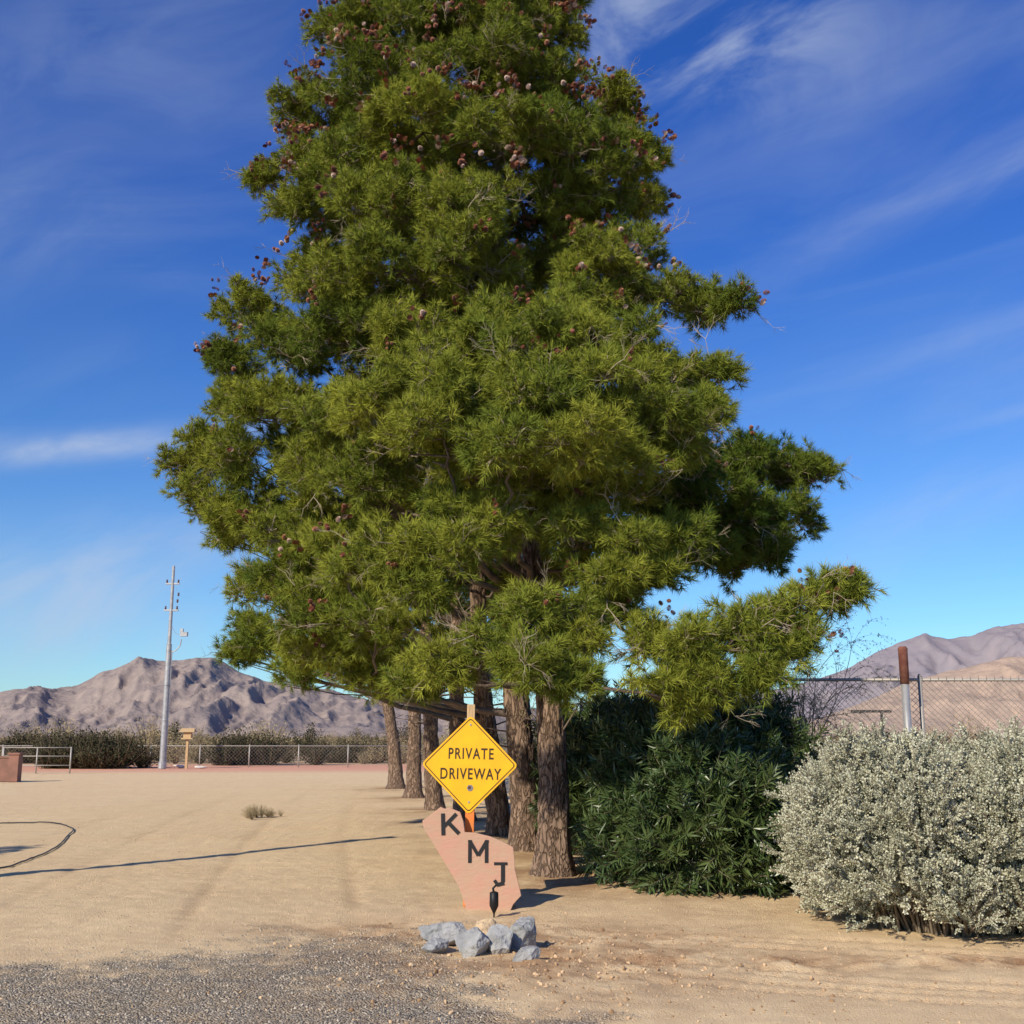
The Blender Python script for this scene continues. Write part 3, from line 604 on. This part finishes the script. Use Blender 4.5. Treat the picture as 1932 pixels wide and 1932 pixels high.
m=MB(); st=empty('garden_stake',(-.165,11.0,0))
m.tube([(.02,0,.26),(-.01,0,.23),(0,0,.19),(0,0,-.08)],[.009,.011,.011,.006],8)
m.tube([(0,-.006,.205),(0,-.006,.195),(0,-.006,.08),(0,-.006,.05),(0,-.006,.01)],[.018,.040,.042,.028,.008],12)
m.obj('body',[M_iron],st,True)

# ---------------------------------------------------------------- rocks
def rock(x,y,sx,sy,sz,seed,mt,parent=None,name='rock',rot=0,zoff=0):
    import bmesh
    bm=bmesh.new(); bmesh.ops.create_icosphere(bm,subdivisions=5,radius=1)
    r=random.Random(seed); pl=[(Vector((r.gauss(0,1),r.gauss(0,1),r.gauss(0,1))).normalized(),r.uniform(.55,.9)) for _ in range(22)]
    for v in bm.verts:
        p=v.co.copy()
        for nn,dd in pl:
            t=p.dot(nn)
            if t>dd: p-=nn*(t-dd)*.96
        p*=1+.09*mnoise.fractal(p*3+Vector((seed,0,0)),1,2,5)
        v.co=Vector((p.x*sx,p.y*sy,p.z*sz))
    me=bpy.data.meshes.new(name); bm.to_mesh(me); bm.free(); me.materials.append(mt)
    o=bpy.data.objects.new(name,me); o.location=(x,y,sz*.55+zoff); o.rotation_euler=(r.uniform(-.2,.2),r.uniform(-.2,.2),rot); link(o,parent); return o
rp=empty('rock_pile')
rock(-.54,9.45,.23,.16,.135,3,M_rock,rp,'rock_1',.1)
rock(-.585,9.10,.12,.12,.085,4,M_rock,rp,'rock_2',.5)
rock(-.28,8.98,.155,.15,.155,15,M_rock,rp,'rock_3',.3)
rock(-.085,9.02,.11,.13,.15,6,M_rock,rp,'rock_4',1.1)
rock(-.21,9.4,.14,.13,.155,7,M_rockt,rp,'rock_5',.4)
rock(.075,9.2,.15,.17,.18,18,M_rock,rp,'rock_6',2.0)
rock(.11,8.80,.13,.10,.08,9,M_rock,rp,'rock_7',.2)
m=MB(); m.box((1.01,13.6,.09),(.03,.03,.2),0,.3); m.tube([(1.01,13.6,.19),(1.0,13.6,.21)],[.022,.012],6); m.obj('marker_peg',[M_white])
wr=empty('white_rocks'); rock(-17.3,61,.35,.25,.12,21,M_white,wr,'r1'); rock(-16.1,60.6,.3,.22,.1,22,M_white,wr,'r2')

def peb(k,mt):
    import bmesh
    bm=bmesh.new(); bmesh.ops.create_icosphere(bm,subdivisions=1,radius=1)
    for v in bm.verts: v.co=Vector((v.co.x*U(.8,1.2),v.co.y*U(.6,1.0),v.co.z*U(.5,.8)))
    me=bpy.data.meshes.new('pebble_%d'%k); bm.to_mesh(me); bm.free(); me.materials.append(mt); return bpy.data.objects.new('pebble_%d'%k,me)
C_peb=src_coll('pebbles',[peb(i,M_peb) for i in range(4)]); C_clod=src_coll('clods',[peb(9+i,M_clod) for i in range(4)])
def gz(x,y):
    ix=np.clip(np.searchsorted(gx,x),0,nx-1); iy=np.clip(np.searchsorted(gy,y),0,ny-1); return z[iy*nx+ix],grav[iy*nx+ix],damp[iy*nx+ix]
x=rng.uniform(-5,2.5,34000); y=rng.uniform(6.3,11,34000); g_,gr,dp=gz(x,y); ok=rng.random(len(x))<np.clip(gr-.05,0,1)*.7; x,y,g_=x[ok],y[ok],g_[ok]
R=rng.uniform(0,6.28,(len(x),3)); instancer('gravel',np.stack([x,y,g_+.001],-1),R,.003+.009*rng.random(len(x))**2.5,C_peb,4)
n=11000; y=6.3+22*rng.random(n)**1.6; x=rng.uniform(-.5,.5,n)*y; g_,gr,dp=gz(x,y); R=rng.uniform(0,6.28,(n,3)); s_=.003+.009*rng.random(n)**5
instancer('pebbles',np.stack([x,y,g_],-1),R,s_,C_clod,4)
n=1500; x=rng.normal(.3,.9,n); y=rng.normal(8.6,.9,n); g_,gr,dp=gz(x,y); R=rng.uniform(0,6.28,(n,3)); instancer('soil_clods',np.stack([x,y,g_+.002],-1),R,.005+.018*rng.random(n)**5,C_clod,4)

# ---------------------------------------------------------------- fences
def chain(name,a,b_,H,post,mesh=.07,wire=.0022,rail=.022,post_r=.03,z0=.05):
    e=empty(name); a=Vector(a);b_=Vector(b_); d=b_-a; Ln=d.length; d.normalize()
    m=MB(); n=int(Ln/post)+1
    for i in range(n+1):
        p=a+d*(Ln*i/n); m.tube([(p.x,p.y,-.1),(p.x,p.y,H+.03)],[post_r]*2,8)
        m.tube([(p.x,p.y,H+.03),(p.x,p.y,H+.07)],[post_r*1.15,post_r*.4],8)
    m.tube([(a.x,a.y,H-.01),(b_.x,b_.y,H-.01)],[rail]*2,8); m.obj('frame',[M_wire],e,True)
    m=MB(); t=-H
    while t<Ln:
        for sgn in(1,-1):
            s0=max(t,0);s1=min(t+H,Ln)
            if s1-s0<.02: continue
            za=(s0-t);zb=(s1-t)
            if sgn<0: za,zb=H-za,H-zb
            p=a+d*s0;q_=a+d*s1
            o_=Vector((-d.y,d.x))*.004*sgn
            m.tube([(p.x+o_.x,p.y+o_.y,max(z0,za)),(q_.x+o_.x,q_.y+o_.y,max(z0,zb))],[wire]*2,3,0,False)
        t+=mesh
    k=0
    while k<Ln:
        p=a+d*k; m.tube([(p.x,p.y-.03,H-.02),(p.x,p.y-.03,H+.045)],[wire*1.1]*2,3,0,False); k+=mesh*1.3
    m.obj('wire_mesh',[M_wire],e); return e
chain('chain_link_fence',(3.0,15.95),(13.5,15.95),2.38,3.0,.085,.0036)
chain('chain_link_fence.001',(3.0,16.05),(-1.6,42),2.3,3.2,.12,.003)
chain('chain_link_fence.002',(-30,62.8),(-3.5,62.8),1.12,2.9,.2,.004,.025,.035)
m=MB(); m.tube([(5.3,15.6,-.1),(5.3,15.6,2.3)],[.052]*2,14); m.tube([(5.3,15.6,2.3),(5.3,15.6,2.74),(5.3,15.6,2.77),(5.3,15.6,2.80)],[.062,.062,.066,.045],14,1); m.obj('fence_post',[M_galv,M_rust],None,True)
m=MB(); m.box((5.35,17.3,1.97),(.6,.02,.04)); m.tube([(5.5,17.3,0),(5.5,17.3,1.95)],[.02,.02],6); m.obj('wooden_rail',[M_wood])

# ---------------------------------------------------------------- utility pole
def upole(name,x,y,H):
    e=empty(name,(x,y,0)); m=MB()
    m.tube([(0,0,-.2),(0,0,6.3)],[.165,.135],16); m.tube([(0,0,6.3),(0,0,6.36),(0,0,H)],[.15,.10,.075],14)
    m.tube([(0,0,0),(0,0,.35)],[.22,.20],12); m.tube([(.16,0,.1),(.16,0,6.0)],[.03,.03],6)
    for zc,w in((9.5,.36),(8.1,.38)):
        m.box((0,0,zc),(w*2,.09,.08),0)
    for zc in(4.2,2.4): m.tube([(0,0,zc),(0,0,zc+.06)],[.175,.175],14)
    c=[(0.1,0,5.9),(.35,0,6.0),(.58,0,6.25),(.62,0,6.6)]; m.tube(c,[.03]*4,6); m.tube([(0.05,0,7.3),(.3,0,6.9),(.62,0,6.75)],[.012]*3,4)
    m.box((.75,0,6.85),(.36,.24,.22),0); m.box((.62,0,7.05),(.16,.16,.16),0)
    m.tube([(.2,0,8.0),(.36,0,8.6),(.2,0,9.3)],[.01]*3,4)
    m.obj('pole',[M_galv],e,False,bevel=.01)
    m=MB()
    for zc,xs in((9.54,(-.3,.3)),(8.14,(-.3,.3)),(8.5,(.3,)),(8.85,(.34,))):
        for x_ in xs: m.tube([(x_,0,zc),(x_,0,zc+.05),(x_,0,zc+.09),(x_,0,zc+.14),(x_,0,zc+.18)],[.03,.06,.035,.055,.03],8)
    m.obj('insulators',[M_ceram],e,True)
upole('utility_pole',-17.87,59.9,10.45)
m=MB(); m.tube([(-8.75,10.4,-.1),(-8.7,10.4,7.0)],[.13,.10],12); m.box((-8.7,10.4,6.7),(.9,.09,.1),0,.6); m.obj('wooden_pole',[M_wood])
m=MB(); m.box((0,0,.7),(.12,.12,1.5),0); m.box((0,0,1.5),(.6,.4,.06),0); m.box((0,0,1.68),(.40,.3,.3),0)
m.add([(-.40,-.3,1.83),(.40,-.3,1.83),(.40,.3,1.83),(-.40,.3,1.83),(-.34,0,2.03),(.34,0,2.03)],[(0,1,5,4),(2,3,4,5),(1,2,5),(3,0,4),(3,2,1,0)],0)
o=m.obj('bird_feeder',[M_wood]); o.location=(-16.84,60.6,0)
m=MB()
m.box((-20.2,42.6,.42),(4.2,.22,.84),0); m.box((-20.2,42.6,.87),(4.3,.28,.07),0); m.box((-18.05,42.6,.48),(.36,.36,.96),0); m.box((-18.05,42.6,.99),(.44,.44,.07),0); m.obj('block_wall',[M_block],None,False,bevel=.01)
m=MB()
for xx in(-22.6,-21.1,-19.6): m.tube([(xx,52,0),(xx,52,1.15)],[.035]*2,8)
for zc in(.35,.75,1.12): m.tube([(-22.6,52,zc),(-19.6,52,zc)],[.022]*2,6)
m.obj('pipe_gate',[M_wire],None,True)
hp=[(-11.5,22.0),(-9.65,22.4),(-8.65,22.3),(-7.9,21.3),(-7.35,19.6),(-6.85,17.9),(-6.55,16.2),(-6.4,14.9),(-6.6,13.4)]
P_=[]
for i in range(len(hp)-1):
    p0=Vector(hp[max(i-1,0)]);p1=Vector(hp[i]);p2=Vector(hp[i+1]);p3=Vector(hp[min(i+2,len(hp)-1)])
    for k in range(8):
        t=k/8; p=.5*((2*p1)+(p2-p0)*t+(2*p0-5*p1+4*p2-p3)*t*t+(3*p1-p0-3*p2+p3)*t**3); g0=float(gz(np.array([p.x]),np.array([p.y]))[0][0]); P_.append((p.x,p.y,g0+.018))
m=MB(); m.tube(P_,.011,8); m.obj('ground_loop',[M_loop],None,True)  # thin dark tube lying in a loop along the ground
